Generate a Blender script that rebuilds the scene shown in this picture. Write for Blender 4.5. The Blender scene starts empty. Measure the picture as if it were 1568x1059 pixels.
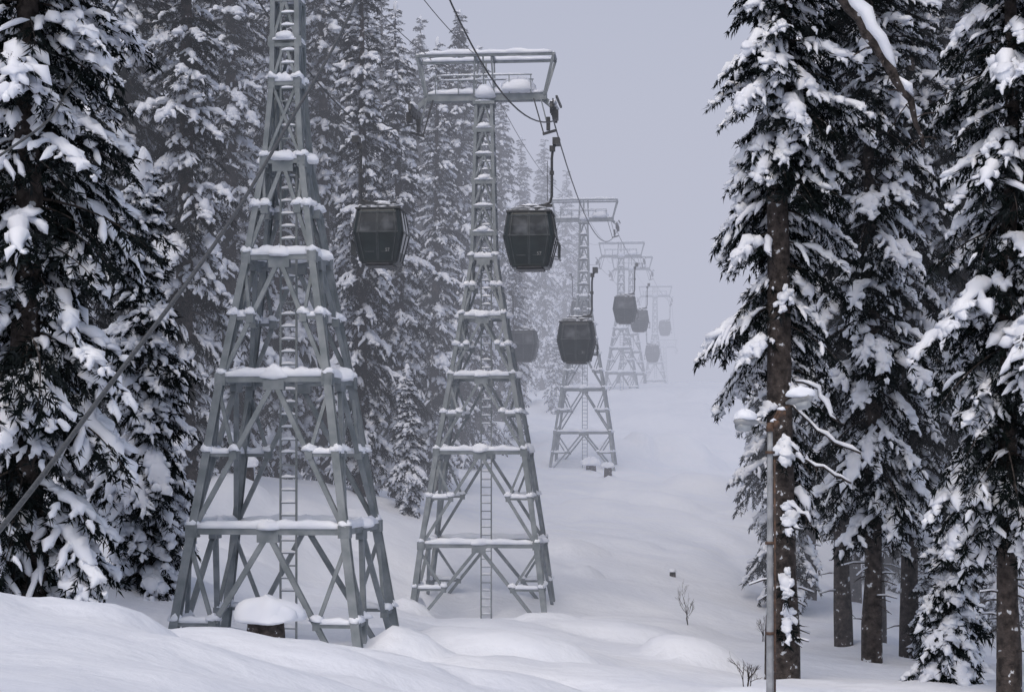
import bpy, math, numpy as np
from mathutils import Vector, Matrix
RNG=np.random.default_rng(7)
scene=bpy.context.scene
scene.view_settings.view_transform='Standard'
scene.view_settings.look='None'
scene.view_settings.exposure=0
# ---------------------------------------------------------------- survey
F=2613.0; CX=784.0; HZ=700.0
def S(u,v,d):
    """surveyed bearing / elevation reading at a distance d (metres) -> world point"""
    return Vector(((u-CX)/F*d, d, (HZ-v)/F*d))
def SX(u,d): return (u-CX)/F*d
# ---------------------------------------------------------------- materials
def new_mat(name):
    m=bpy.data.materials.new(name); m.use_nodes=True
    nt=m.node_tree; b=nt.nodes['Principled BSDF']
    return m,nt,b
def noise_color(nt,b,c1,c2,scale,detail=3,lo=.35,hi=.65,coord='Object'):
    tc=nt.nodes.new('ShaderNodeTexCoord'); n=nt.nodes.new('ShaderNodeTexNoise')
    n.inputs['Scale'].default_value=scale; n.inputs['Detail'].default_value=detail
    r=nt.nodes.new('ShaderNodeValToRGB')
    r.color_ramp.elements[0].position=lo; r.color_ramp.elements[0].color=(*c1,1)
    r.color_ramp.elements[1].position=hi; r.color_ramp.elements[1].color=(*c2,1)
    nt.links.new(tc.outputs[coord],n.inputs['Vector']); nt.links.new(n.outputs['Fac'],r.inputs['Fac'])
    nt.links.new(r.outputs['Color'],b.inputs['Base Color'])
    return tc,n,r
def bump(nt,b,tc,scale,strength,dist=.05,coord='Object',detail=5):
    n=nt.nodes.new('ShaderNodeTexNoise'); n.inputs['Scale'].default_value=scale; n.inputs['Detail'].default_value=detail
    bp=nt.nodes.new('ShaderNodeBump'); bp.inputs['Strength'].default_value=strength; bp.inputs['Distance'].default_value=dist
    nt.links.new(tc.outputs[coord],n.inputs['Vector']); nt.links.new(n.outputs['Fac'],bp.inputs['Height'])
    nt.links.new(bp.outputs['Normal'],b.inputs['Normal'])
M_snowg,nt,b=new_mat('snow_ground'); tc,_,_=noise_color(nt,b,(.79,.82,.89),(.85,.875,.93),.35,4)
b.inputs['Roughness'].default_value=.75; b.inputs['Specular IOR Level'].default_value=.2
bump(nt,b,tc,2.2,.55,.13,detail=5)
def diffuse_mat(name,c1,c2,scale,detail,lo,hi):
    m=bpy.data.materials.new(name);m.use_nodes=True;nt=m.node_tree;nt.nodes.clear()
    o=nt.nodes.new('ShaderNodeOutputMaterial');d=nt.nodes.new('ShaderNodeBsdfDiffuse')
    tc=nt.nodes.new('ShaderNodeTexCoord'); n=nt.nodes.new('ShaderNodeTexNoise');r=nt.nodes.new('ShaderNodeValToRGB')
    n.inputs['Scale'].default_value=scale; n.inputs['Detail'].default_value=detail
    r.color_ramp.elements[0].position=lo; r.color_ramp.elements[0].color=(*c1,1)
    r.color_ramp.elements[1].position=hi; r.color_ramp.elements[1].color=(*c2,1)
    nt.links.new(tc.outputs['Object'],n.inputs['Vector']); nt.links.new(n.outputs['Fac'],r.inputs['Fac'])
    nt.links.new(r.outputs['Color'],d.inputs['Color']);nt.links.new(d.outputs[0],o.inputs['Surface']);return m
M_snow=diffuse_mat('snow',(.76,.79,.87),(.86,.885,.94),1.5,1,.35,.65)
M_need=diffuse_mat('conifer_needles',(.007,.010,.010),(.034,.040,.045),2.2,2,.45,.8)
M_bark,nt,b=new_mat('bark'); tc,n,r=noise_color(nt,b,(.018,.014,.013),(.08,.062,.052),5,6)
e=r.color_ramp.elements.new(.63); e.color=(.08,.065,.06,1); e=r.color_ramp.elements.new(.66); e.color=(.6,.62,.66,1)
b.inputs['Roughness'].default_value=.95
bump(nt,b,tc,14,1,.08,detail=3)
M_steel,nt,b=new_mat('galvanised_steel'); tc,_,_=noise_color(nt,b,(.17,.195,.21),(.27,.295,.315),2.5,6)
b.inputs['Roughness'].default_value=.6; b.inputs['Metallic'].default_value=.1
M_dark,nt,b=new_mat('dark_machinery'); noise_color(nt,b,(.02,.022,.025),(.05,.052,.055),6)
b.inputs['Roughness'].default_value=.5
M_rope,nt,b=new_mat('steel_rope'); noise_color(nt,b,(.05,.052,.055),(.10,.105,.11),30)
b.inputs['Roughness'].default_value=.5
M_body,nt,b=new_mat('cabin_paint'); noise_color(nt,b,(.006,.012,.013),(.014,.024,.025),2)
b.inputs['Roughness'].default_value=.35
M_edge,nt,b=new_mat('cabin_edge_trim'); noise_color(nt,b,(.03,.038,.04),(.06,.07,.075),6)
b.inputs['Roughness'].default_value=.4
M_frost,nt,b=new_mat('frosted_roof'); noise_color(nt,b,(.03,.035,.04),(.55,.58,.64),3.5,6,.4,.75)
b.inputs['Roughness'].default_value=.7
M_glass,nt,b=new_mat('tinted_window'); noise_color(nt,b,(.012,.016,.018),(.15,.16,.175),1.4,5,.5,.8)  # paler noise patches paint reflections into the glass colour
b.inputs['Roughness'].default_value=.12
M_rust,nt,b=new_mat('rusty_iron'); noise_color(nt,b,(.04,.03,.026),(.13,.075,.05),12)
b.inputs['Roughness'].default_value=.8
M_pole,nt,b=new_mat('lamp_pole_paint'); noise_color(nt,b,(.20,.21,.22),(.36,.37,.39),5,6)
b.inputs['Roughness'].default_value=.5
M_lens,nt,b=new_mat('lamp_lens'); noise_color(nt,b,(.3,.32,.34),(.42,.44,.46),8)
b.inputs['Roughness'].default_value=.2
M_white,nt,b=new_mat('white_lettering'); noise_color(nt,b,(.25,.25,.25),(.4,.4,.4),8)
# ---------------------------------------------------------------- mesh helpers
def mesh_from(name,V,T,MI,mats,smooth=True):
    V=np.asarray(V,np.float32); T=np.asarray(T,np.int32); MI=np.asarray(MI,np.int32)
    k=T.shape[1]
    me=bpy.data.meshes.new(name)
    me.vertices.add(len(V)); me.vertices.foreach_set('co',V.ravel())
    me.loops.add(len(T)*k); me.loops.foreach_set('vertex_index',T.ravel())
    me.polygons.add(len(T)); me.polygons.foreach_set('loop_start',np.arange(0,len(T)*k,k,dtype=np.int32))
    me.polygons.foreach_set('loop_total',np.full(len(T),k,np.int32))
    me.polygons.foreach_set('material_index',MI)
    me.polygons.foreach_set('use_smooth',np.full(len(T),smooth,bool))
    for m in mats: me.materials.append(m)
    me.update(calc_edges=True); me.validate()
    return me
class MB:
    def __init__(s): s.V=[];s.T=[];s.M=[];s.n=0
    def add(s,V,T,m):
        V=np.asarray(V,float); T=np.asarray(T,int)
        s.V.append(V); s.T.append(T+s.n); s.M.append(np.full(len(T),m)); s.n+=len(V)
    def arrays(s): return np.concatenate(s.V),np.concatenate(s.T),np.concatenate(s.M)
    def mesh(s,name,mats,smooth=True): return mesh_from(name,*s.arrays(),mats,smooth)
def sweep(P,w,h,dn,n=6,up=(0,0,1)):
    """tube along P: half width w, height h above, dn below"""
    P=np.asarray(P,float); K=len(P); w=np.broadcast_to(w,K); h=np.broadcast_to(h,K); dn=np.broadcast_to(dn,K)
    T=np.gradient(P,axis=0); T/=np.linalg.norm(T,axis=1)[:,None]+1e-9
    up=np.asarray(up,float); Sd=np.cross(T,up); ln=np.linalg.norm(Sd,axis=1)
    bad=ln<.05; Sd[bad]=np.cross(T[bad],(0,1,0.01)); Sd/=np.linalg.norm(Sd,axis=1)[:,None]
    U=np.cross(Sd,T)
    a=np.arange(n)/n*2*np.pi
    c=np.cos(a);s_=np.sin(a)
    vert=np.where(s_[None]>0,h[:,None]*s_[None],dn[:,None]*s_[None])
    V=P[:,None]+Sd[:,None]*(w[:,None]*c[None])[...,None]+U[:,None]*vert[...,None]
    V=V.reshape(-1,3)
    i=np.arange(K-1)[:,None]*n; j=np.arange(n)[None]; j2=(j+1)%n
    A=(i+j).ravel();B=(i+j2).ravel();C=(i+n+j2).ravel();D=(i+n+j).ravel()
    tr=np.concatenate([np.stack([A,B,C],1),np.stack([A,C,D],1)])
    caps=[]
    for q in range(1,n-1):
        caps.append((0,q+1,q)); o=(K-1)*n; caps.append((o,o+q,o+q+1))
    return V,np.concatenate([tr,np.array(caps)])
def blob(c,r,rng,amp=.15,nu=14,nv=9,flat=.3):
    u=np.arange(nu)/nu*2*np.pi; v=np.linspace(0.02,np.pi-.02,nv)
    U,Vv=np.meshgrid(u,v)
    ph=rng.uniform(0,6,6)
    rr=1+amp*(np.sin(2*U+ph[0])*np.sin(Vv*2+ph[1])+.7*np.sin(3*U+ph[2])*np.sin(3*Vv+ph[3])*np.sin(Vv)+.4*np.sin(5*U+ph[4])*np.sin(Vv))
    x=np.cos(U)*np.sin(Vv)*rr*r[0]; y=np.sin(U)*np.sin(Vv)*rr*r[1]; z=np.cos(Vv)*r[2]*rr
    z=np.where(z<0,z*flat,z)
    P=np.stack([x,y,z],-1).reshape(-1,3)+np.asarray(c)
    i=np.arange(nv-1)[:,None]*nu; j=np.arange(nu)[None]; j2=(j+1)%nu
    A=(i+j).ravel();B=(i+j2).ravel();C=(i+nu+j2).ravel();D=(i+nu+j).ravel()
    return P,np.concatenate([np.stack([A,C,B],1),np.stack([A,D,C],1)])
BOXT=np.array([(0,1,3),(0,3,2),(4,6,7),(4,7,5),(0,4,5),(0,5,1),(2,3,7),(2,7,6),(0,2,6),(0,6,4),(1,5,7),(1,7,3)])
def beam(p,q,w,d,up=(0,0,1)):
    p=np.asarray(p,float);q=np.asarray(q,float);t=q-p;t/=np.linalg.norm(t)
    s=np.cross(t,up)
    if np.linalg.norm(s)<.05: s=np.cross(t,(0,1,0))
    s/=np.linalg.norm(s);u=np.cross(s,t)
    V=[e+s*a*w/2+u*b_*d/2 for e in(p,q) for a in(-1,1) for b_ in(-1,1)]
    return np.array(V),BOXT
def box(c,sz):
    c=np.asarray(c,float)
    V=[c+np.array((x*sz[0]/2,y*sz[1]/2,z*sz[2]/2)) for x in(-1,1) for y in(-1,1) for z in(-1,1)]
    return np.array(V),BOXT
def obj(name,me,parent=None,loc=None,rz=0,sc=1):
    o=bpy.data.objects.new(name,me); scene.collection.objects.link(o)
    if parent: o.parent=parent
    if loc is not None: o.location=loc
    o.rotation_euler[2]=rz
    o.scale=(sc,)*3 if np.isscalar(sc) else sc
    return o
def empty(name,loc,rz=0):
    o=bpy.data.objects.new(name,None); scene.collection.objects.link(o); o.location=loc; o.rotation_euler[2]=rz; o.empty_display_size=.5
    return o
# ---------------------------------------------------------------- terrain
CP=[(0,2,-1.7),(-8,5,-1.5),(8,5,-2.4),(-70,0,1),(70,0,-6),(4.4,29,-4.7),(20,28,-6.2),(9,40,-6.0),(-20,20,-1.6),
 (-70,60,4),(-70,200,14),(70,60,-7),(70,200,4),(-70,320,18),(0,320,12),(70,320,13),(70,120,-5),(-40,40,0)]
for u,v,d in [(0,1059,13),(300,1066,20),(0,938,24),(190,965,26),(330,1035,27),(450,1075,28),(600,1060,31),(784,1050,34),(960,1066,36),
 (270,995,42),(590,995,42),(430,1008,40),(100,930,34),(200,880,52),(230,805,60),(300,722,75),(450,768,75),(560,802,73),(620,825,74),
 (560,765,88),(800,800,100),(800,640,180),(640,940,67),(820,950,66),(500,915,57),(950,950,62),(1060,957,63),(1150,1010,55),(1100,1055,42),
 (1000,860,85),(1100,820,100),(880,800,100),(900,740,128),(1000,742,128),(1110,745,130),(890,720,140),(1050,690,155),(860,655,178),(1000,640,185),
 (800,608,200),(930,599,205),(1050,592,210),(1125,587,215),(930,612,255),(1100,606,260),(1230,960,72),(1380,1022,62),(1560,1059,50),(1300,900,95),
 (1560,900,100),(1300,790,150),(1560,790,150),(1300,640,230),(1560,610,280),(300,650,120),(0,700,90),(600,640,160),(300,570,220),(0,600,200),(700,800,92)]:
    p=S(u,v,d); CP.append((p.x,p.y,p.z))
CP=np.array(CP)
def tU(r2): return .5*r2*np.log(r2+1e-9)
def fit():
    n=len(CP); X=CP[:,:2]/50
    K=tU(((X[:,None]-X[None])**2).sum(-1))+np.eye(n)*.002
    Pm=np.hstack([np.ones((n,1)),X]); A=np.zeros((n+3,n+3)); A[:n,:n]=K;A[:n,n:]=Pm;A[n:,:n]=Pm.T
    return X,np.linalg.solve(A,np.concatenate([CP[:,2],[0,0,0]]))
TX,TW=fit()
_perm=np.random.default_rng(3).random((256,256))
def vnoise(x,y):
    xi=np.floor(x).astype(int);yi=np.floor(y).astype(int);fx=x-xi;fy=y-yi
    fx=fx*fx*(3-2*fx);fy=fy*fy*(3-2*fy)
    g=lambda a,b_:_perm[a%256,b_%256]
    return (g(xi,yi)*(1-fx)+g(xi+1,yi)*fx)*(1-fy)+(g(xi,yi+1)*(1-fx)+g(xi+1,yi+1)*fx)*fy-.5
BUMPS=[]  # x,y,rx,ry,h
for u,v,d,rx,ry,h in [(1035,692,152,4.6,3,1.5),(960,700,150,2.5,2,.7),(905,735,131,1.0,.8,.6),(932,742,128,.55,.6,.55),(898,900,76,.7,.8,.45),
   (570,990,37.5,1.0,1.0,.5),(628,975,41,.9,1.2,.6),(160,950,27,1.2,1.6,.3),(500,1030,33,3,2.0,.35),(780,1010,44,2.6,1.7,.45),(930,970,58,3.2,1.6,.5),
   (1060,1000,52,1.6,1.3,.6),(1000,790,112,4,2.5,.6),(1090,760,125,3.5,3,.9),(860,860,84,2.4,2,.5),(720,1035,36,2,1.6,.3),(370,775,72,1.4,1.6,.6),(632,920,64.5,.8,.9,.5),
   (1020,650,180,6,3,1.0),(870,625,190,4,3,.9),(400,1045,24,1.6,1.5,.2),(250,1000,19,1.3,1.6,.12),(990,612,200,5,3,.9),(1080,620,198,3,3,.8)]:
    BUMPS.append((SX(u,d),d,rx,ry,h))
def ground(x,y):
    x=np.atleast_1d(np.asarray(x,float));y=np.atleast_1d(np.asarray(y,float))
    cx=np.clip(x,-75,75)/50;cy=np.clip(y,-3,330)/50
    z=TW[-3]+TW[-2]*cx+TW[-1]*cy
    for i in range(len(TX)): z=z+TW[i]*tU((cx-TX[i,0])**2+(cy-TX[i,1])**2)
    dist=np.clip((y-4)/28,0.12,1)
    z=z+dist*(.65*vnoise(x/7.5,y/9)+.30*vnoise(x/2.6+9,y/3.1)+.12*vnoise(x/.9,y/1.0+5))
    z=z+np.clip(np.abs(vnoise(x/5+31,y/4+3))-.05,0,.12)*2.0*dist
    for bx,by,rx,ry,h in BUMPS:
        wob=1+.5*vnoise(x/rx*1.3+bx,y/ry*1.3+by)
        r2=((x-bx)/rx)**2+((y-by)/ry)**2*wob
        z=z+h*np.sqrt(np.clip(1-r2,0,1))
    return z
def gz(x,y): return float(ground(x,y)[0])
geo=lambda a,b_,n:np.geomspace(a,b_,n)
xs=np.concatenate([-geo(60.5,1500,24)[::-1],np.arange(-60,60.1,.42),geo(60.6,1500,24)])
ys=np.concatenate([-geo(20,1500,20)[::-1],np.arange(-18,4,1.2),np.arange(4,70,.3),np.arange(70,240,.6),np.arange(240,330,2.),geo(332,2200,24)])
GX,GY=np.meshgrid(xs,ys)
GZ=ground(GX.ravel(),GY.ravel())
V=np.stack([GX.ravel(),GY.ravel(),GZ],1)
nx=len(xs);i=np.arange(len(ys)-1)[:,None]*nx;j=np.arange(nx-1)[None]
Q=np.stack([(i+j).ravel(),(i+j+1).ravel(),(i+nx+j+1).ravel(),(i+nx+j).ravel()],1)
obj('snow_ground',mesh_from('snow_ground',V,Q,np.zeros(len(Q)),[M_snowg]))
# ---------------------------------------------------------------- conifer branches
def branch(L,rng,snow,heavy=False,lod=1.0):
    mb=MB()
    t=np.linspace(0,1,7 if lod==1 else 4)
    bend=rng.uniform(-.12,.12); dr_=.42 if heavy else .30
    def ax(t): t=np.asarray(t); return np.stack([L*t*(1-.08*t),L*bend*t**2,L*(.06*t-dr_*t**2.2)],-1)
    r=.012*L*(1-t)+.006
    mb.add(*sweep(ax(t),r,r,r,3),0)
    nb=max(4,int(L/(.20*lod))); ss=np.linspace(.10,.97,nb)+rng.uniform(-.03,.03,nb)
    items=[]
    for k,s in enumerate(ss):
        side=1 if k%2 else -1
        l=(.18+.40*L*(1-s)**.8*min(1,.45+s*2))*rng.uniform(.65,1.2)
        a=side*rng.uniform(.65,1.15)
        dr=rng.uniform(-.45,-.05)
        d=np.array((math.cos(a),math.sin(a),dr)); items.append((ax(s),d,l))
    items.append((ax(.88),np.array((1,rng.uniform(-.2,.2),-.45)),.28+.07*L))
    hv=1.5 if heavy else 1.0
    kk=6 if lod==1 else 4
    for base,d,l in items:
        q=lambda u,base=base,d=d,l=l: base+d*l*np.asarray(u)[...,None]+np.array((0,0,-1))*(.38*l*np.asarray(u)**2)[...,None]
        N=int(l/(.027*lod))+5
        uu=rng.random(N)**.8
        B=q(uu); dirn=d/np.linalg.norm(d)
        sd=np.cross(dirn,(0,0,1)); sgn=rng.choice([-1,1],N)
        D=dirn[None]*rng.uniform(.1,.9,N)[:,None]+sd[None]*(sgn*rng.uniform(.2,1,N))[:,None]+np.array((0,0,-1))[None]*rng.uniform(-.1,1.3,N)[:,None]
        D/=np.linalg.norm(D,axis=1)[:,None]
        ln=rng.uniform(.12,.32,N)*(1+.35*(lod-1))
        W=np.cross(D,rng.normal(size=(N,3)));W/=np.linalg.norm(W,axis=1)[:,None];W*=rng.uniform(.022,.046,N)[:,None]*lod
        VV=np.stack([B-W,B+W*.6+D*(ln*.3)[:,None],B+D*ln[:,None]],1).reshape(-1,3)
        mb.add(VV,np.arange(N*3).reshape(-1,3),1)
        if rng.random()<snow:
            u0=rng.uniform(0,.3);u1=rng.uniform(.7,1.05)
            us=np.linspace(u0,u1,kk); P=q(us); prof=np.sqrt(np.clip(1-(2*np.linspace(0,1,kk)-1)**4,0.02,1))
            w0=rng.uniform(.045,.125)*(.8+.12*L)*hv*(1+.3*(lod-1))
            ww=w0*prof*rng.uniform(.65,1.3,kk)
            P=P+np.array((0,0,.015))+rng.normal(0,.018,P.shape)
            mb.add(*sweep(P,ww,ww*rng.uniform(.8,1.25),ww*.3,6 if lod==1 else 5),2)
    if snow>.3:
        a,b_=rng.uniform(.15,.4),rng.uniform(.85,1.02)
        us=np.linspace(a,b_,9); P=ax(us)+np.array((0,0,.03))+rng.normal(0,.025,(9,3))
        prof=np.sqrt(np.clip(1-(2*np.linspace(0,1,9)-1)**4,0.02,1))
        ww=(.08+.035*L)*prof*rng.uniform(.6,1.4,9)*hv
        mb.add(*sweep(P,ww,ww*1.1,ww*.35,7 if lod==1 else 5),2)
        for _ in range(int(.6+L*(1.2 if heavy else .9))):
            s=rng.uniform(.4,.95);c=ax(s)+np.array((0,rng.uniform(-.2,.2)*L*(1-s),.03)); rr=rng.uniform(.10,.22)*(.7+.12*L)*(1.15 if heavy else 1)
            mb.add(*blob(c,(rr*1.6,rr*1.1,rr*.75),rng,.32,10 if lod==1 else 7,7 if lod==1 else 5),2)
    return mb.arrays()
LENS=[.7,1.3,2.1,3.1]
BR={}
for Lx in LENS:
    for k in range(5): BR[(Lx,0,k)]=branch(Lx,RNG,.80)
    for k in range(3): BR[(Lx,1,k)]=branch(Lx,RNG,.12)
    for k in range(3): BR[(Lx,2,k)]=branch(Lx,RNG,.95,True)
    for k in range(5): BR[(Lx,10,k)]=branch(Lx,RNG,.80,False,1.8)
    for k in range(3): BR[(Lx,11,k)]=branch(Lx,RNG,.12,False,1.8)
    for k in range(3): BR[(Lx,12,k)]=branch(Lx,RNG,.95,True,1.8)
def rot(az,pitch,roll):
    ca,sa,cp,sp,cr,sr=math.cos(az),math.sin(az),math.cos(pitch),math.sin(pitch),math.cos(roll),math.sin(roll)
    Rz=np.array([[ca,-sa,0],[sa,ca,0],[0,0,1]]);Ry=np.array([[cp,0,-sp],[0,1,0],[sp,0,cp]]);Rx=np.array([[1,0,0],[0,cr,-sr],[0,sr,cr]])
    return Rz@Ry@Rx
def add_branch(mb,p,az,pitch,L,rng,bare,heavy,lo=0):
    Lp=min(LENS,key=lambda a:abs(math.log(a/L)))
    q=rng.random()
    key=(Lp,1+lo,int(rng.integers(3))) if q<bare else ((Lp,2+lo,int(rng.integers(3))) if q>1-heavy else (Lp,0+lo,int(rng.integers(5))))
    V,T,M=BR[key]; s=L/Lp
    V=V*np.array((s,s*rng.choice([-1,1])*rng.uniform(.85,1.15),s*rng.uniform(.9,1.1)))
    V=V@rot(az,pitch,rng.uniform(-.25,.25)).T+p
    mb.V.append(V);mb.T.append(T+mb.n);mb.M.append(M);mb.n+=len(V)
def tree(name,H,R,cb,rng,step=.36,bare=.25,nper=5,pw=.62,filt=None,extra=None,trunk=.0135,heavy=.15,lo=0):
    mb=MB()
    K=26;zz=np.linspace(-1.5,H,K);r0=H*trunk
    rr=r0*np.clip(1-(zz/H),0,1)**.8+.015; rr[:3]*=1.15
    px=np.cumsum(rng.normal(0,.03,K));py=np.cumsum(rng.normal(0,.03,K));px-=px[1];py-=py[1]
    mb.add(*sweep(np.stack([px,py,zz],1),rr,rr,rr,10,up=(0,1,0)),0)
    z=cb
    while z<H-.15:
        t=(z-cb)/(H-cb)
        prof=(1-t)**pw*min(1,.72+t*1.6)
        lump=.86+.22*math.sin(z*1.7+R)+.12*math.sin(z*4.1)
        for k in range(nper if t<.9 else 4):
            az=rng.uniform(0,2*math.pi); L=max(.35,R*prof*lump*rng.uniform(.6,1.15)+.12)
            bz=z+rng.uniform(-.2,.2)
            if filt:
                f=filt(bz,az,rng)
                if f<=0: continue
                L*=f
            i=np.interp(bz,zz,np.arange(K));cx=np.interp(bz,zz,px);cy=np.interp(bz,zz,py)
            pitch=(-.42+.75*t**1.3)+rng.uniform(-.16,.16)
            add_branch(mb,np.array((cx,cy,bz)),az,pitch,L,rng,bare,heavy,lo)
        z+=step*(1-.35*t)*rng.uniform(.8,1.2)
    mb.add(*blob((px[-1],py[-1],H-.1),(.16,.16,.4),rng,.15,8,6,1),2)
    if cb>2.5:
        for _ in range(12):
            z0=rng.uniform(1,cb);a=rng.uniform(0,6.28);l=rng.uniform(.4,1.3);d=np.array((math.cos(a),math.sin(a),rng.uniform(-.3,.2)))
            P=np.array([(0,0,z0)+d*r0*.5,(0,0,z0)+d*l*.6,(0,0,z0-.1)+d*l]);mb.add(*sweep(P,[.03,.02,.01],[.03,.02,.01],[.03,.02,.01],4),0)
            if rng.random()<.5: mb.add(*sweep(P+(0,0,.03),.035,.04,.01,5),2)
    if extra: extra(mb,rng)
    return mb.mesh(name,[M_bark,M_need,M_snow])
def crownsnow(mb,rng):
    mb.add(*blob((0,-.05,12.1),(.25,.25,.6),rng,.3,16,12,1),2);mb.add(*blob((.1,-.3,11.4),(.42,.35,.34),rng,.35,18,12,.7),2)
    mb.add(*blob((-.3,-.35,10.9),(.42,.3,.28),rng,.35,18,12,.7),2);mb.add(*blob((.38,-.45,10.7),(.34,.3,.34),rng,.35,18,12,.7),2)
T_A=tree('fir_full',33,3.5,.6,RNG,.43,.38,5,heavy=.14)
T_N=tree('fir_heavy_snow',29,3.7,.4,RNG,.40,.38,5,heavy=.20)
T_B=tree('fir_slim',29,2.7,1.6,RNG,.44,.33,5,.7)
T_B2=tree('fir_slim_b',30,2.9,1.0,RNG,.44,.33,5,.66)
FA=tree('fir_far_full',33,3.5,.6,RNG,.48,.33,5,lo=10)
FB=tree('fir_far_slim',29,2.7,1.6,RNG,.48,.30,5,.7,lo=10)
FB2=tree('fir_far_slim_b',30,2.9,1.0,RNG,.48,.30,5,.66,lo=10)
T_C=tree('fir_high_crown',33,3.2,4.6,RNG,.43,.45,5,trunk=.0085)
T_C2=tree('fir_high_crown_b',33,3.0,6.2,RNG,.43,.42,5,trunk=.0095)
T_D=tree('fir_young',12.5,2.3,.3,RNG,.30,.18,6,.75,None,crownsnow,heavy=.3)
T_F=tree('fir_sapling',4.2,1.5,.15,RNG,.22,.1,5,.8,heavy=.3)
def r1f(z,az,rng):
    right=math.cos(az);front=-math.sin(az)
    if front>.45 and z<14.2: return 0
    if z>11.8: return 1.0+.15*right
    if z>9.6: return .95 if (right>-.2 or rng.random()<.5) else 0
    if z>5.5: return (.75+.25*right) if (right>.1 and rng.random()<.8) else (.5 if rng.random()<.10 else 0)
    return .5 if rng.random()<.06 else 0
def r1x(mb,rng):
    for pts,w in [([(.3,-.4,8.7),(.9,-.5,8.5),(1.2,-.5,8.0),(1.45,-.6,7.5)],.11),([(.2,-.4,8.0),(.9,-.5,7.3),(1.6,-.5,6.9),(2.2,-.5,6.6)],.09),
                  ([(.0,-.4,7.1),(.3,-.6,6.7),(.5,-.6,6.3)],.13),([(.1,-.4,5.2),(.4,-.6,4.9),(.75,-.6,4.6)],.10),([(-.2,-.4,4.3),(-.5,-.6,4.2)],.05),
                  ([(.6,-.4,6.4),(1.3,-.5,6.1),(2.0,-.5,5.7)],.07)]:
        P=np.array(pts);tt=np.linspace(0,1,9);k=np.linspace(0,1,len(P));Q_=np.stack([np.interp(tt,k,P[:,i_]) for i_ in range(3)],1)
        Q_=Q_+rng.normal(0,.03,Q_.shape)
        mb.add(*sweep(Q_,.03,.03,.03,5),0)
        prof=np.sqrt(np.clip(1-(2*tt-1)**4,.03,1))*rng.uniform(.6,1.4,9)*w
        mb.add(*sweep(Q_+np.array((0,0,.04)),prof,prof,prof*.3,8),2)
        for s in range(2,9,2):
            e_=Q_[s]+np.array((rng.uniform(0,.3),rng.uniform(-.3,.3),rng.uniform(-.35,-.1)));mb.add(*sweep(np.array([Q_[s],e_]),.012,.012,.012,3),0)
    for x,z,r in [(-.05,6.95,.13),(.15,4.95,.16),(.12,1.9,.17),(.1,11.3,.12),(.1,3.1,.09)]:
        for q in range(4):
            mb.add(*blob((x+rng.uniform(-.14,.14),-.42,z+rng.uniform(-.3,.2)),(r*rng.uniform(.6,1.1),r*.6,r*rng.uniform(.6,1.3)),rng,.35,12,9,.8),2)
        add_branch(mb,np.array((x,-.3,z)),rng.uniform(-2,-.9),-.5,.75,rng,0,.6)
T_R1=tree('fir_broken_lower_crown',34,2.8,3.0,RNG,.36,.32,6,.3,r1f,r1x,heavy=.22)
def plant(me,u,d,sc=1.0,rz=None,sink=0,name='snowy_fir_tree'):
    x=SX(u,d)
    return obj(name,me,None,(x,d,gz(x,d)-sink),RNG.uniform(0,6.28) if rz is None else rz,(sc*RNG.uniform(.96,1.04),sc*RNG.uniform(.96,1.04),sc))
# left forest
for me,u,d,sc in [(T_N,40,37,.95),(T_N,-80,43,1.0),(T_D,222,50,1.0),(T_A,100,60,1.0),(T_B2,-20,66,1.05),(T_N,190,74,1.15),(T_B2,285,72,1.1),(T_A,350,84,1.05),
   (T_B2,425,90,1.1),(T_B2,495,92,1.15),(T_B,553,84,.99),(T_B,612,93,.93),(T_B2,668,108,.95),(FA,700,125,1.0),(FA,732,142,1.02),(FB2,765,165,1.08),
   (FB,800,188,1.02),(FB2,832,205,1.0),(FB,866,222,.97),(FB2,790,150,.62),(FA,50,88,1.1),(FA,240,100,1.15),(FB,318,104,1.2),
   (FA,395,112,1.15),(FB2,460,118,1.2),(FA,530,118,1.12),(FB,590,130,1.2),(FB2,640,140,1.15),(FB,690,160,1.15),
   (FA,140,110,1.2),(FB,846,250,.95),(T_D,625,82,.55),(T_D,850,185,.7),(FB2,885,240,.85)]:
    plant(me,u,d,sc)
# right forest
plant(T_R1,1198,50,1.0,0.0)
for me,u,d,sc in [(T_B2,1200,77,1.0),(T_C2,1292,64,1.0),(T_C,1345,70,1.0),(T_C2,1392,61,1.0),(T_C,1470,66,1.0),(T_C,1545,46,1.0),(T_C2,1680,44,1.0),(T_C2,1440,78,1.0),
   (T_C,1240,82,.95),(T_C,1310,88,1.0),(T_C2,1500,86,1.0),(FB,1195,112,1.05),(FA,1270,110,1.1),(FB2,1335,112,1.1),(T_A,1365,96,1.0),(T_B2,1440,98,1.1),(T_C,1335,57,1.02),
   (FA,1405,115,1.15),(FA,1480,112,1.15),(FA,1570,110,1.15),(T_F,1452,50,1.05),(T_F,1478,56,1.1),(T_F,1420,60,.8),(T_D,1440,88,.6),(T_D,1330,98,.6),(T_C2,1620,58,1.0),(T_D,1540,80,.75)]:
    plant(me,u,d,sc)
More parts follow.
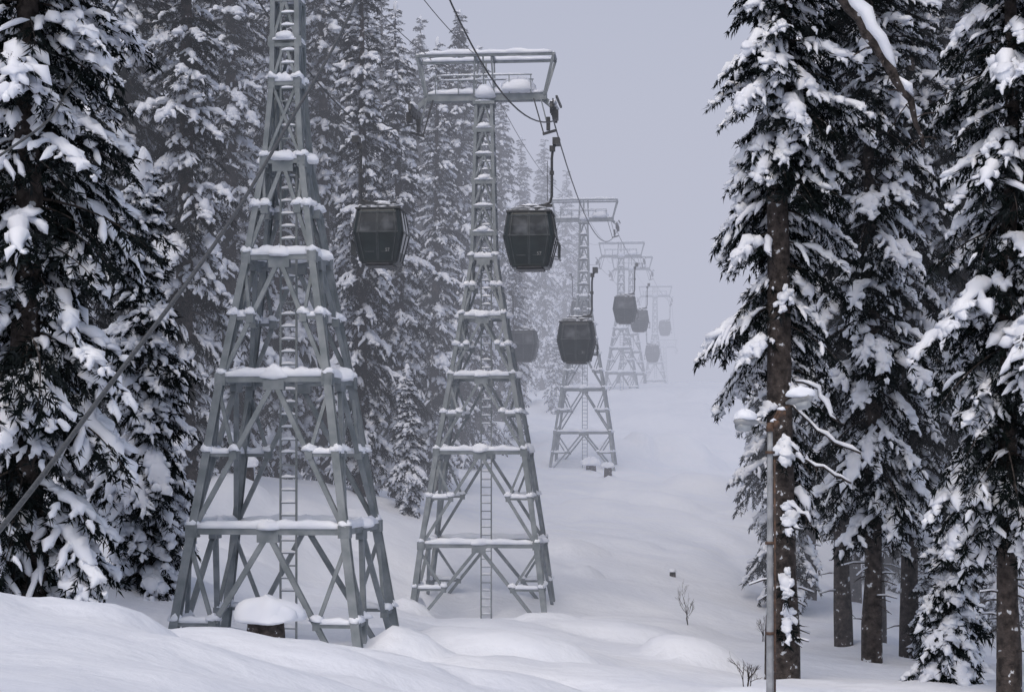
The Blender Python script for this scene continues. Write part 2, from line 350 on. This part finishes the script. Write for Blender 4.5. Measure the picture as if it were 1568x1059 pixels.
# leaning broken limb, upper right
mb=MB()
P=np.array([S(1262,-60,45),S(1300,10,45),S(1345,70,45),S(1375,125,45),S(1400,180,45.3),S(1418,225,45.6)])
tt=np.linspace(0,1,16);k=np.linspace(0,1,6);P=np.stack([np.interp(tt,k,P[:,i_]) for i_ in range(3)],1)
P=P+RNG.normal(0,.04,P.shape)
r=np.linspace(.20,.04,16)*RNG.uniform(.8,1.2,16); mb.add(*sweep(P,r,r,r,9),0)
for a,b_,w in [(1,9,.28),(9,12,.18)]:
    Q_=P[a:b_]+np.array((.05,0,.12)); prof=np.sqrt(np.clip(1-(2*np.linspace(0,1,len(Q_))-1)**4,.05,1))*w*RNG.uniform(.75,1.25,len(Q_))
    mb.add(*sweep(Q_,prof,prof,prof*.4,9),1)
for i_ in range(12):
    s=int(RNG.integers(6,15)); q=P[s]; e_=q+RNG.normal(0,.4,3); mb.add(*sweep(np.array([q,(q+e_)/2+(0,0,.05),e_]),.02,.02,.02,4),0)
obj('broken_tree_branch',mb.mesh('broken_branch',[M_bark,M_snow]))
# ---------------------------------------------------------------- cable-car towers
def snowstrip(mb,p,q,w,h,rng,m=0,n=9):
    p=np.asarray(p,float);q=np.asarray(q,float);tt=np.linspace(.02,.98,n)[:,None];P=p+(q-p)*tt
    prof=np.sqrt(np.clip(1-(2*tt[:,0]-1)**6,.1,1))
    hh=h*prof*rng.uniform(.75,1.25,n); ww=w*(.85+.15*prof)*rng.uniform(.92,1.12,n)
    mb.add(*sweep(P,ww,hh,.015,8),m)
def tower_meshes(levels,hw,mast_hw,rng,tag):
    fr=MB();sn=MB();pl=MB()
    lv=levels
    def corner(sx,sy,h,w): return np.array((sx*w,sy*w,h))
    cs=[(-1,-1),(1,-1),(1,1),(-1,1)]
    for a in range(len(lv)-1):
        h0,h1,w0,w1=lv[a],lv[a+1],hw[a],hw[a+1]
        leg=.21-.02*a; hz=.155-.012*a
        for c in cs:
            p0=corner(*c,h0,w0);p1=corner(*c,h1,w1)
            off=np.array((0,leg*.5,0))
            fr.add(*beam(p0-off,p1-off,leg,.03,up=(0,1,0)),0);fr.add(*beam(p0+off,p1+off,leg,.03,up=(0,1,0)),0)
            fr.add(*beam(p0,p1,.05,leg*.96,up=(0,1,0)),0)
            fr.add(*box(p1,(leg*1.35,leg*1.4,.30)),0)
            for sx in(-1,1):
                for dz in(-.1,0,.1): fr.add(*box(p1+(sx*leg*.45,-leg*.72,dz),(.035,.03,.035)),0)
        for k in range(4):
            c=cs[k];d=cs[(k+1)%4]
            B0,B1=corner(*c,h0,w0),corner(*d,h0,w0);U0,U1=corner(*c,h1,w1),corner(*d,h1,w1)
            m=(U0+U1)/2
            fr.add(*beam(U0,U1,hz,hz),0)
            snowstrip(sn,U0+(0,0,hz/2),U1+(0,0,hz/2),hz*.72,.20,rng,0,14)
            if w1>.45:
                fr.add(*beam(m-(0,0,.05),B0,hz*.8,hz*.8,up=(0,1,.1)),0);fr.add(*beam(m-(0,0,.05),B1,hz*.8,hz*.8,up=(0,1,.1)),0)
                t=(U1-U0)/np.linalg.norm(U1-U0)
                nrm=np.cross(t,(0,0,1)); fr.add(*beam(m-t*.26-(0,0,.14)+nrm*.005,m+t*.26-(0,0,.14)+nrm*.005,hz+.03,.24),0)
                if a<4: sn.add(*blob(m+(0,0,hz/2),(.34,.2,.28 if a==1 else .2),rng,.15),0)
                for Bq,Uq in((B0,U0),(B1,U1)):
                    lm=(Bq+Uq)/2;vm=(m+Bq)/2
                    if w0>.7:
                        fr.add(*beam(lm,vm,hz*.65,hz*.65),0)
                        snowstrip(sn,lm+(0,0,hz*.3),vm+(0,0,hz*.3),hz*.5,.14,rng,0,6)
                        fr.add(*beam(vm,Uq*.93+Bq*.07,hz*.6,hz*.6,up=(0,1,.1)),0)
                        fr.add(*box(vm,(.18,.18,.22)),0)
                        sn.add(*blob(lm+(0,0,.11),(.16,.15,.15),rng,.25,10,7),0)
                        sn.add(*blob(vm+(0,0,.12),(.17,.15,.14),rng,.25,10,7),0)
            else:
                fr.add(*beam(U0,B1,.07,.07,up=(0,1,.1)),0);fr.add(*beam(U1,B0,.07,.07,up=(0,1,.1)),0)
        if w1>.9:
            fr.add(*beam(corner(-1,-1,h1,w1),corner(1,1,h1,w1),.08,.08),0);fr.add(*beam(corner(1,-1,h1+.09,w1),corner(-1,1,h1+.09,w1),.08,.08),0)
    for a in range(1,len(lv)):
        for c in cs: sn.add(*blob(corner(*c,lv[a],hw[a])+(0,0,.15),(.16,.16,.13),rng,.25,10,7),0)
    h=lv[-1];w=hw[-1];top=19.9
    for c in cs:
        fr.add(*beam(corner(*c,h,w),corner(*c,top,mast_hw),.12,.12,up=(0,1,0)),0)
    n=6;hs=np.linspace(h,top,n+1);ws=np.linspace(w,mast_hw,n+1)
    for a in range(n):
        for k in range(4):
            c=cs[k];d=cs[(k+1)%4]
            A0=corner(*c,hs[a],ws[a]);A1=corner(*d,hs[a],ws[a]);B0=corner(*c,hs[a+1],ws[a+1]);B1=corner(*d,hs[a+1],ws[a+1])
            m=(B0+B1)/2
            fr.add(*beam(B0,B1,.09,.09),0)
            fr.add(*beam(A0,m,.07,.07,up=(0,1,.1)),0);fr.add(*beam(A1,m,.07,.07,up=(0,1,.1)),0)
            snowstrip(sn,B0+(0,0,.045),B1+(0,0,.045),.08,.11,rng,0,5)
        if a in(0,2,4):
            fr.add(*box((0,-ws[a+1]-.02,hs[a+1]),(ws[a+1]*2+.22,.05,.26)),0)
            sn.add(*blob((0,-ws[a+1],hs[a+1]+.1),(.25,.16,.16),rng,.15,10,7),0)
    for sx in(-.2,.2): pl.add(*beam((.1+sx,-.35,-1.2),(.1+sx,-.30,18.5),.05,.04,up=(0,1,0)),0)
    for q in np.arange(-1,18.4,.31):
        pl.add(*beam((-.1,-.33,q),(.3,-.33,q),.035,.035),0)
        if rng.random()<.75: snowstrip(pl,(-.08,-.33,q+.02),(.28,-.33,q+.02),.04,.06,rng,1,4)
    ar=MB();as_=MB()
    ar.add(*beam((-2.35,0,20.15),(2.45,0,20.15),.42,.28),0)
    snowstrip(as_,(-2.3,0,20.29),(2.4,0,20.29),.27,.24,rng,0,18)
    as_.add(*blob((1.35,-.1,20.42),(.75,.4,.5),rng,.12),0); as_.add(*blob((.05,-.1,20.2),(.45,.5,.45),rng,.12),0)
    ar.add(*box((0,0,19.9),(.85,.85,.12)),0)
    for y in(-.6,.6):
        ar.add(*beam((-2.65,y,21.7),(2.8,y,21.7),.10,.10),0); snowstrip(as_,(-2.6,y,21.75),(2.8,y,21.75),.10,.17,rng,0,18)
        ar.add(*beam((2.75,y,21.68),(2.35,y*.3,20.2),.10,.10,up=(0,1,.1)),0);ar.add(*beam((-2.6,y,21.68),(-2.3,y*.3,20.2),.10,.10,up=(0,1,.1)),0)
        for x in(-.4,.0,.4): ar.add(*beam((x,y*.4,20.2),(x*.8,y,21.68),.06,.06,up=(0,1,.1)),0)
        ar.add(*beam((-2.0,y*.7,20.95),(1.9,y*.7,20.95),.04,.04),0); snowstrip(as_,(-1.9,y*.7,20.97),(1.8,y*.7,20.97),.04,.05,rng,0,12)
        for x in(-1.9,-1.0,1.0,1.85): ar.add(*beam((x,y*.5,20.25),(x,y*.7,20.95),.035,.035,up=(0,1,0)),0)
    for x in(-2.6,-.35,.35,2.75):
        ar.add(*beam((x,-.6,21.7),(x,.6,21.7),.08,.08),0); snowstrip(as_,(x,-.6,21.75),(x,.6,21.75),.07,.1,rng,0,6)
    for sx in(-1,1):
        X=sx*2.72
        ar.add(*beam((sx*2.3,0,20.1),(X,0,19.75),.2,.2,up=(0,1,0)),0)
        ar.add(*beam((X,-1.5,19.55),(X,1.5,19.75),.12,.24),1)
        ar.add(*beam((X+sx*.2,-1.5,19.85),(X+sx*.2,1.5,20.05),.08,.08),1)
        for k in range(6):
            y=-1.45+k*.58;c=np.array((X,y,19.42+ (y+1.5)*.066)); 
            P=np.array([c-(.05,0,0),c+(.05,0,0)])
            ar.add(*sweep(P,.21,.21,.21,14),1)
            ar.add(*beam(c+(sx*.06,0,0),c+(sx*.06,0,.36),.05,.1,up=(0,1,0)),1)
        ar.add(*box((X+sx*.12,-.9,19.25),(.22,.4,.36)),1); ar.add(*box((X-sx*.18,-.5,19.0),(.14,.24,.5)),1)
        ar.add(*beam((X-sx*.5,-.4,20.1),(X-sx*.2,-.4,18.9),.05,.05,up=(0,1,0)),0)
        ar.add(*beam((X-sx*.75,-.5,20.0),(X-sx*.35,-.5,18.6),.05,.05,up=(0,1,0)),1);ar.add(*beam((X-sx*.4,-.5,18.6),(X+sx*.15,-.5,18.75),.06,.1),1)
        as_.add(*blob((X,-.7,19.72),(.16,.5,.14),rng,.2),0);as_.add(*blob((X,.8,19.85),(.16,.5,.14),rng,.2),0)
    return (fr.mesh(tag+'_lattice',[M_steel],False),sn.mesh(tag+'_snow',[M_snow]),pl.mesh(tag+'_ladder',[M_steel,M_snow],False),
            ar.mesh(tag+'_arm',[M_steel,M_dark],False),as_.mesh(tag+'_armsnow',[M_snow]))
TM1=tower_meshes([-1.7,2.7,6.35,9.35,11.75,13.7],[2.52,1.86,1.32,.82,.47,.32],.27,RNG,'t1')
TM2=tower_meshes([-.6,2.7,6.25,9.15,11.5,13.8],[2.62,2.2,1.68,1.2,.82,.46],.30,RNG,'t2')
TOW=[]
def tower(tm,u,d,topv,yaw):
    z=(HZ-topv)/F*d-21.8; x=SX(u,d)
    e=empty('cable_car_tower',(x,d,z),math.radians(-yaw))
    for nm,me in zip(('steel_lattice','snow_on_lattice','ladder','crossarm_with_sheaves','snow_on_crossarm'),tm): obj(nm,me,e)
    TOW.append((x,d,z,math.radians(-yaw)))
tower(TM1,441,42.5,-366,7)
tower(TM2,742,67,86,5)
tower(TM2,894,140,306,6)
tower(TM2,951,203,371,7)
tower(TM2,967,226,393,8)
tower(TM2,1003,280,438,8)
tower(TM2,1018,385,520,6)
# ---------------------------------------------------------------- haul ropes
def anchor(i,side):
    x,y,z,a=TOW[i]; return np.array((x+side*2.72*math.cos(a),y+side*2.72*math.sin(a),z+19.2))
def rope(name,pts,r):
    cu=bpy.data.curves.new(name,'CURVE');cu.dimensions='3D';cu.bevel_depth=r;cu.bevel_resolution=2
    sp=cu.splines.new('POLY');sp.points.add(len(pts)-1)
    for p_,q_ in zip(sp.points,pts): p_.co=(*q_,1)
    cu.materials.append(M_rope); return obj(name,cu)
def smooth(P,n=60):
    P=np.array(P,float);out=[]
    for i_ in range(len(P)-1):
        p0=P[max(i_-1,0)];p1=P[i_];p2=P[i_+1];p3=P[min(i_+2,len(P)-1)]
        for t in np.linspace(0,1,12,endpoint=False):
            out.append(.5*((2*p1)+(-p0+p2)*t+(2*p0-5*p1+4*p2-p3)*t*t+(-p0+3*p1-3*p2+p3)*t**3))
    out.append(P[-1]);return out
def span(a,b_,sag,n=20):
    return [a+(b_-a)*t-np.array((0,0,sag*4*t*(1-t))) for t in np.linspace(0,1,n)]
R_=[];Lf=[]
A=anchor(0,1)
R_+=smooth([S(-300,1150,13),S(0,810,16.5),S(160,600,19.5),S(330,372,24),S(430,210,28.5),S(545,0,35),A])
R_+=span(anchor(0,1),anchor(1,1),1.9)[1:]
sags=[2.4,.9,.2,.7,1.5]
for k in range(1,6): R_+=span(anchor(k,1),anchor(k+1,1),sags[k-1])[1:]
rope('haul_rope',R_,.028)
Lf+=smooth([S(-500,520,30),S(0,238,33),S(120,112,37),anchor(0,-1)])
c1=S(566,203,62)
Lf+=span(anchor(0,-1),np.array(c1),.8)[1:]+span(np.array(c1),anchor(1,-1),.05)[1:]
for k in range(1,6): Lf+=span(anchor(k,-1),anchor(k+1,-1),sags[k-1])[1:]
rope('haul_rope',Lf,.026)
for off in(-.3,-2.2):
    C_=span(np.array((TOW[0][0]+off,TOW[0][1],TOW[0][2]+21.8)),np.array((TOW[1][0]+off,TOW[1][1],TOW[1][2]+21.8)),.8)
    for a,b_ in zip([1,2,3,4,5],[2,3,4,5,6]):
        pa=np.array((TOW[a][0]+off,TOW[a][1],TOW[a][2]+21.8));pb=np.array((TOW[b_][0]+off,TOW[b_][1],TOW[b_][2]+21.8)); C_+=span(pa,pb,1.5)[1:]
    rope('communication_cable',C_,.015)
# ---------------------------------------------------------------- gondola cabin
def cabin_meshes():
    zs=[-.02,0,.08,.42,.80,1.10,1.14,1.50,1.88,2.02,2.14,2.20,2.26]
    hw=[.40,.66,.70,.79,.88,.95,.955,.90,.835,.80,.76,.62,.1]
    hd=[.40,.66,.70,.78,.86,.90,.905,.87,.815,.78,.74,.60,.1]
    n=48
    a=np.arange(n)/n*8; pts=[]
    for q in a:
        s_=int(q//2);t=q-2*s_-1
        x,y=[(1,t),(-t,1),(-1,-t),(t,-1)][s_]
        k=(abs(x)**9+abs(y)**9)**(-1/9.);pts.append((x*k,y*k))
    pts=np.array(pts);ca,sa=pts[:,0],pts[:,1]
    rings=[np.stack([ca*w,sa*d_,np.full(n,z)],1) for z,w,d_ in zip(zs,hw,hd)]
    V=np.concatenate(rings);T=[];M=[]
    for r in range(len(zs)-1):
        for k in range(n):
            k2=(k+1)%n;mid=(rings[r][k]+rings[r][k2])/2
            m=0
            if 6<=r<=7 and not(abs(mid[0])>.86*hw[r] and abs(mid[1])>.86*hd[r]): m=1
            if r in(3,4) and abs(mid[1])<.6*hd[r] and abs(mid[0])>.9*hw[r]: m=1
            if r>=9:m=2
            A,B,C,D=r*n+k,r*n+k2,(r+1)*n+k2,(r+1)*n+k
            T+=[(A,B,C),(A,C,D)];M+=[m,m]
    body=mesh_from('cabin_body',V,T,M,[M_body,M_glass,M_frost],False)
    tr=MB()
    for sy in(-1,1):
        def pt(x,i_): return np.array((x*hw[i_]/.95,sy*(hd[i_]+.006),zs[i_]))
        for x,m_ in((-.03,2),(.03,2),(-.70,2),(.70,2)):
            ii=[2,3,4,5,7,8,9]
            for q in range(len(ii)-1): tr.add(*beam(pt(x,ii[q]),pt(x,ii[q+1]),.03,.03,up=(0,1,0)),m_)
        for i_,w in((6,.05),(8,.07),(9,.05),(2,.06)):
            tr.add(*beam(pt(-.78,i_),pt(.78,i_),.04,w),2 if i_ in(6,8) else 0)
        for x in(-.36,.36): tr.add(*beam(pt(x-.2,3),pt(x+.2,3),.03,.03),2)
        tr.add(*beam(pt(-.62,1),pt(.62,1),.10,.05),1)
    for sx in(-1,1):
        def pt(y,i_): return np.array((sx*(hw[i_]+.006),y*hd[i_]/.9,zs[i_]))
        for y in(-.66,0,.66):
            ii=[2,3,4,5,7,8,9]
            for q in range(len(ii)-1): tr.add(*beam(pt(y,ii[q]),pt(y,ii[q+1]),.03,.03,up=(1,0,0)),2)
        for i_ in(6,9): tr.add(*beam(pt(-.75,i_),pt(.75,i_),.035,.05),2)
    for y in(-.45,.45):
        tr.add(*beam((.93,y,.95),(1.06,y,.85),.03,.03),1);tr.add(*beam((.84,y,.4),(1.04,y,.38),.03,.03),1)
    for y in np.linspace(-.5,.5,7): tr.add(*beam((1.05,y,.35),(1.06,y,.92),.025,.03,up=(1,0,0)),2)
    tr.add(*beam((1.06,-.52,.35),(1.06,.52,.35),.05,.05),2);tr.add(*beam((1.06,-.52,.9),(1.06,.52,.9),.04,.04),2)
    tr.add(*box((0,0,-.02),(1.0,1.0,.1)),1)
    for sy in(-1,1): tr.add(*beam((-.80,sy*.80,2.04),(.80,sy*.80,2.04),.05,.06),1)
    for sx in(-1,1): tr.add(*beam((sx*.82,-.80,2.04),(sx*.82,.80,2.04),.05,.06),1)
    trim=tr.mesh('cabin_trim',[M_body,M_dark,M_edge],False)
    hg=MB()
    hg.add(*beam((-.5,0,2.30),(.80,0,2.34),.12,.1),0)
    hg.add(*beam((-.45,-.5,2.22),(-.45,.5,2.22),.06,.08),0);hg.add(*beam((.45,-.5,2.22),(.45,.5,2.22),.06,.08),0)
    P=np.array([(.1,0,2.32),(.5,0,2.36),(.72,0,2.46),(.78,0,2.7),(.78,0,3.4),(.78,0,4.1),(.82,0,4.45),(1.0,0,4.72)])
    hg.add(*sweep(P,.05,.05,.05,8,up=(0,1,0)),0)
    hg.add(*beam((.62,-.05,2.5),(.62,-.05,4.0),.02,.02,up=(0,1,0)),0)
    hg.add(*box((.95,0,4.70),(.26,.5,.26)),0);hg.add(*box((.80,0,4.45),(.2,.22,.2)),0);hg.add(*box((.78,0,3.55),(.16,.12,.14)),0)
    hang=hg.mesh('cabin_hanger',[M_dark],False)
    sn=MB();sn.add(*blob((-.3,0,2.22),(.42,.6,.07),RNG,.2),0);sn.add(*blob((.3,-.3,2.2),(.3,.35,.06),RNG,.2),0);sn.add(*blob((.0,0,2.35),(.35,.1,.06),RNG,.2),0)
    for sx in(-1,1):
        for k in range(4): sn.add(*blob((RNG.uniform(-.7,.7),sx*.80,2.07),(RNG.uniform(.06,.16),.04,.03),RNG,.2,8,6),0)
    return body,trim,hang,sn.mesh('cabin_snow',[M_snow])
CM=cabin_meshes()
def cabin(u,vtop,d,flip=False,num=None,yaw=-6):
    p=S(u,vtop,d);e=empty('gondola_cabin',(p.x,p.y,p.z-2.2),math.radians(yaw+(180 if flip else 0)))
    for nm,me in zip(('body','frames_and_ski_rack','hanger_and_grip','snow_on_roof'),CM): obj(nm,me,e)
    if num:
        for sy,rz in((-1,0),(1,math.pi)):
            cu=bpy.data.curves.new('cabin_number','FONT');cu.body=num;cu.size=.17;cu.extrude=.004;cu.align_x='CENTER';cu.materials.append(M_white)
            o=obj('cabin_number',cu,e,(.38*(-sy),sy*.835,.42));o.rotation_euler=(math.radians(102),0,rz)
cabin(584,316,64,True,'57')
cabin(813,321,63.5,False,'57')
cabin(883,489,87,False,'31')
cabin(803,504,118,True)
cabin(957,453,138,False)
cabin(979,474,172,False)
cabin(889,460,165,True)
cabin(1018,491,258,False)
cabin(999,528,222,True)
# ---------------------------------------------------------------- street lamp
lx,ly=SX(1179,29),29.0;lz=gz(lx,ly)
e=empty('street_lamp',(lx,ly,lz));H=.56-lz
mb=MB();zz=np.linspace(-.4,H,12);rr=np.linspace(.070,.045,12)
mb.add(*sweep(np.stack([zz*0,zz*0,zz],1),rr,rr,rr,14,up=(0,1,0)),0)
mb.add(*sweep(np.array([(.075,-.05,-.3),(.08,-.05,H*.5),(.07,-.05,H-.6)]),.018,.018,.018,6,up=(0,1,0)),1)
for z in(H*.3,H*.6,H-.5): mb.add(*sweep(np.array([(0,0,z),(0,0,z+.05)]),.085,.085,.085,14,up=(0,1,0)),1)
obj('pole',mb.mesh('lamp_pole',[M_pole,M_rust]),e)
mb=MB()
mb.add(*sweep(np.array([(0,0,H-.12),(0,0,H+.03)]),.07,.07,.07,12,up=(0,1,0)),1)
mb.add(*sweep(np.array([(0,0,H-.05),(-.12,-.02,H+.02),(-.25,-.04,H+.05)]),.028,.028,.028,8,up=(0,1,0)),0)
mb.add(*sweep(np.array([(0,0,H-.08),(.12,-.02,H+.10),(.24,-.04,H+.25),(.34,-.05,H+.36)]),.03,.03,.03,8,up=(0,1,0)),1)
mb.add(*sweep(np.array([(.02,0,H),(.12,.05,H+.18),(.17,.05,H+.27)]),.02,.02,.02,8,up=(0,1,0)),1)
mb.add(*box((.2,-.03,H+.18),(.12,.1,.1)),1);mb.add(*box((.10,-.03,H+.0),(.1,.1,.14)),1)
obj('bracket_arms',mb.mesh('lamp_arms',[M_pole,M_rust]),e)
def head(c,dx,dz,nm,sc):
    mb=MB();c=np.array(c);ax_=np.array((dx,-.35,dz));ax_/=np.linalg.norm(ax_)
    tt=np.linspace(0,1,9)
    w=np.array([.03,.07,.10,.13,.145,.15,.145,.12,.03])*sc;P=c+ax_*(tt*.46*sc)[:,None]
    mb.add(*sweep(P,w,w*.6,w*.6,12),0)
    mb.add(*sweep(P[3:8]-np.array((0,0,.05*sc)),w[3:8]*.8,.01,w[3:8]*.85,12),1)
    obj(nm,mb.mesh(nm,[M_pole,M_lens]),e)
    s=MB();s.add(*blob(c+ax_*.25*sc+(0,0,.06*sc),(.21*sc,.18*sc,.15*sc),RNG,.14,18,12,.25),0);obj('snow_on_'+nm,s.mesh('s',[M_snow]),e)
head((-.20,-.02,H+.03),-1,.05,'left_luminaire',1.0)
head((.26,-.04,H+.36),1,.25,'right_luminaire',1.05)
s=MB();s.add(*blob((.06,-.02,H+.05),(.06,.06,.05),RNG,.2,10,7),0);s.add(*blob((.2,-.03,H+.25),(.07,.06,.05),RNG,.2,10,7),0);obj('snow_on_bracket',s.mesh('s2',[M_snow]),e)
# ---------------------------------------------------------------- shrubs, stumps
def shrub(u,d,h,n):
    x=SX(u,d);mb=MB()
    def grow(p,dr,l,r,dep):
        q=p+dr*l;mid=(p+q)/2+RNG.normal(0,l*.06,3);mb.add(*sweep(np.array([p,mid,q]),[r,r*.85,r*.65],[r,r*.85,r*.65],[r,r*.85,r*.65],5,up=(0,1,.1)),0)
        if dep>0:
            for _ in range(3):
                nd=dr+RNG.normal(0,.4,3);nd[2]=abs(nd[2])+.2;nd/=np.linalg.norm(nd);st=p+(q-p)*RNG.uniform(.45,1);grow(st,nd,l*RNG.uniform(.5,.75),r*.6,dep-1)
    for _ in range(n):
        dr=np.array((RNG.normal(0,.12),RNG.normal(0,.12),1.));dr/=np.linalg.norm(dr);grow(np.array((RNG.normal(0,.06),0,-.1)),dr,h*RNG.uniform(.4,.55),.016,3)
    obj('bare_shrub',mb.mesh('shrub',[M_bark]),None,(x,d,gz(x,d)))
shrub(1052,62,1.8,2);shrub(1145,44,.9,4);shrub(1170,62,1.1,2);shrub(930,128,1.2,1)
def stump(u,d,r,h,sr,ch=.7):
    x=SX(u,d);mb=MB()
    zz=np.linspace(-.9,h,6);rr=r*np.array([1.3,1.2,1.08,1,.97,.9]);mb.add(*sweep(np.stack([zz*0,zz*0,zz],1),rr,rr,rr,14,up=(0,1,0)),0)
    mb.add(*blob((0,0,h-.02),(sr,sr*.9,sr*ch),RNG,.16,28,16,.2),1)
    mb.add(*blob((sr*.35,-sr*.3,h-.02),(sr*.55,sr*.5,sr*ch*.7),RNG,.2,20,12,.2),1)
    obj('snow_capped_stump',mb.mesh('stump',[M_bark,M_snow]),None,(x,d,gz(x,d)))
stump(407,39.5,.46,.72,.74,.72);stump(375,73,.4,.5,.6);stump(931,128,.3,.5,.5);stump(1030,80,.15,.25,.2);stump(905,131,.4,.4,.8);stump(632,66,.3,.3,.5)
# ---------------------------------------------------------------- fog and light
def fogbox(name,x0,x1,y0,y1,z0,z1,sig,col):
    V,T=box(((x0+x1)/2,(y0+y1)/2,(z0+z1)/2),(x1-x0,y1-y0,z1-z0))
    m=bpy.data.materials.new(name);m.use_nodes=True;nt=m.node_tree;nt.nodes.clear()
    out=nt.nodes.new('ShaderNodeOutputMaterial');ab=nt.nodes.new('ShaderNodeVolumeAbsorption');em=nt.nodes.new('ShaderNodeEmission');ad=nt.nodes.new('ShaderNodeAddShader')
    ab.inputs['Color'].default_value=(0,0,0,1);ab.inputs['Density'].default_value=sig
    em.inputs['Color'].default_value=(*col,1);em.inputs['Strength'].default_value=sig  # airlight put in as emission: the fog glows instead of scattering daylight
    nt.links.new(ab.outputs[0],ad.inputs[0]);nt.links.new(em.outputs[0],ad.inputs[1]);nt.links.new(ad.outputs[0],out.inputs['Volume'])
    obj(name,mesh_from(name,V,T,np.zeros(len(T)),[m],False))
FC=(.50,.52,.63)
fogbox('fog',-420,420,55,160,-60,110,.0038,FC)
fogbox('fog',-420,420,160.01,900,-60,110,.0080,FC)
w=bpy.data.worlds.new('World');scene.world=w;w.use_nodes=True;nt=w.node_tree
bg=nt.nodes['Background'];sk=nt.nodes.new('ShaderNodeTexSky');sk.sky_type='NISHITA';sk.sun_disc=False
sk.sun_elevation=math.radians(55);sk.sun_rotation=math.radians(200);sk.air_density=1;sk.dust_density=4
nt.links.new(sk.outputs[0],bg.inputs['Color']);bg.inputs['Strength'].default_value=.12
sl=bpy.data.lights.new('sun','SUN');sl.energy=.65;sl.angle=math.radians(40);sl.color=(1,.98,.95)
so=bpy.data.objects.new('sun',sl);scene.collection.objects.link(so)
az=math.radians(200);el=math.radians(55)
dv=Vector((math.sin(az)*math.cos(el),math.cos(az)*math.cos(el),math.sin(el)))
so.rotation_euler=dv.to_track_quat('Z','Y').to_euler()
# ---------------------------------------------------------------- camera
cam=bpy.data.cameras.new('camera');cam.lens=60;cam.sensor_width=36;cam.shift_y=(HZ-529.5)/1568;cam.clip_end=4000;cam.clip_start=.1
co=bpy.data.objects.new('camera',cam);scene.collection.objects.link(co);co.location=(0,0,0);co.rotation_euler=(math.radians(90),0,0)
scene.camera=co
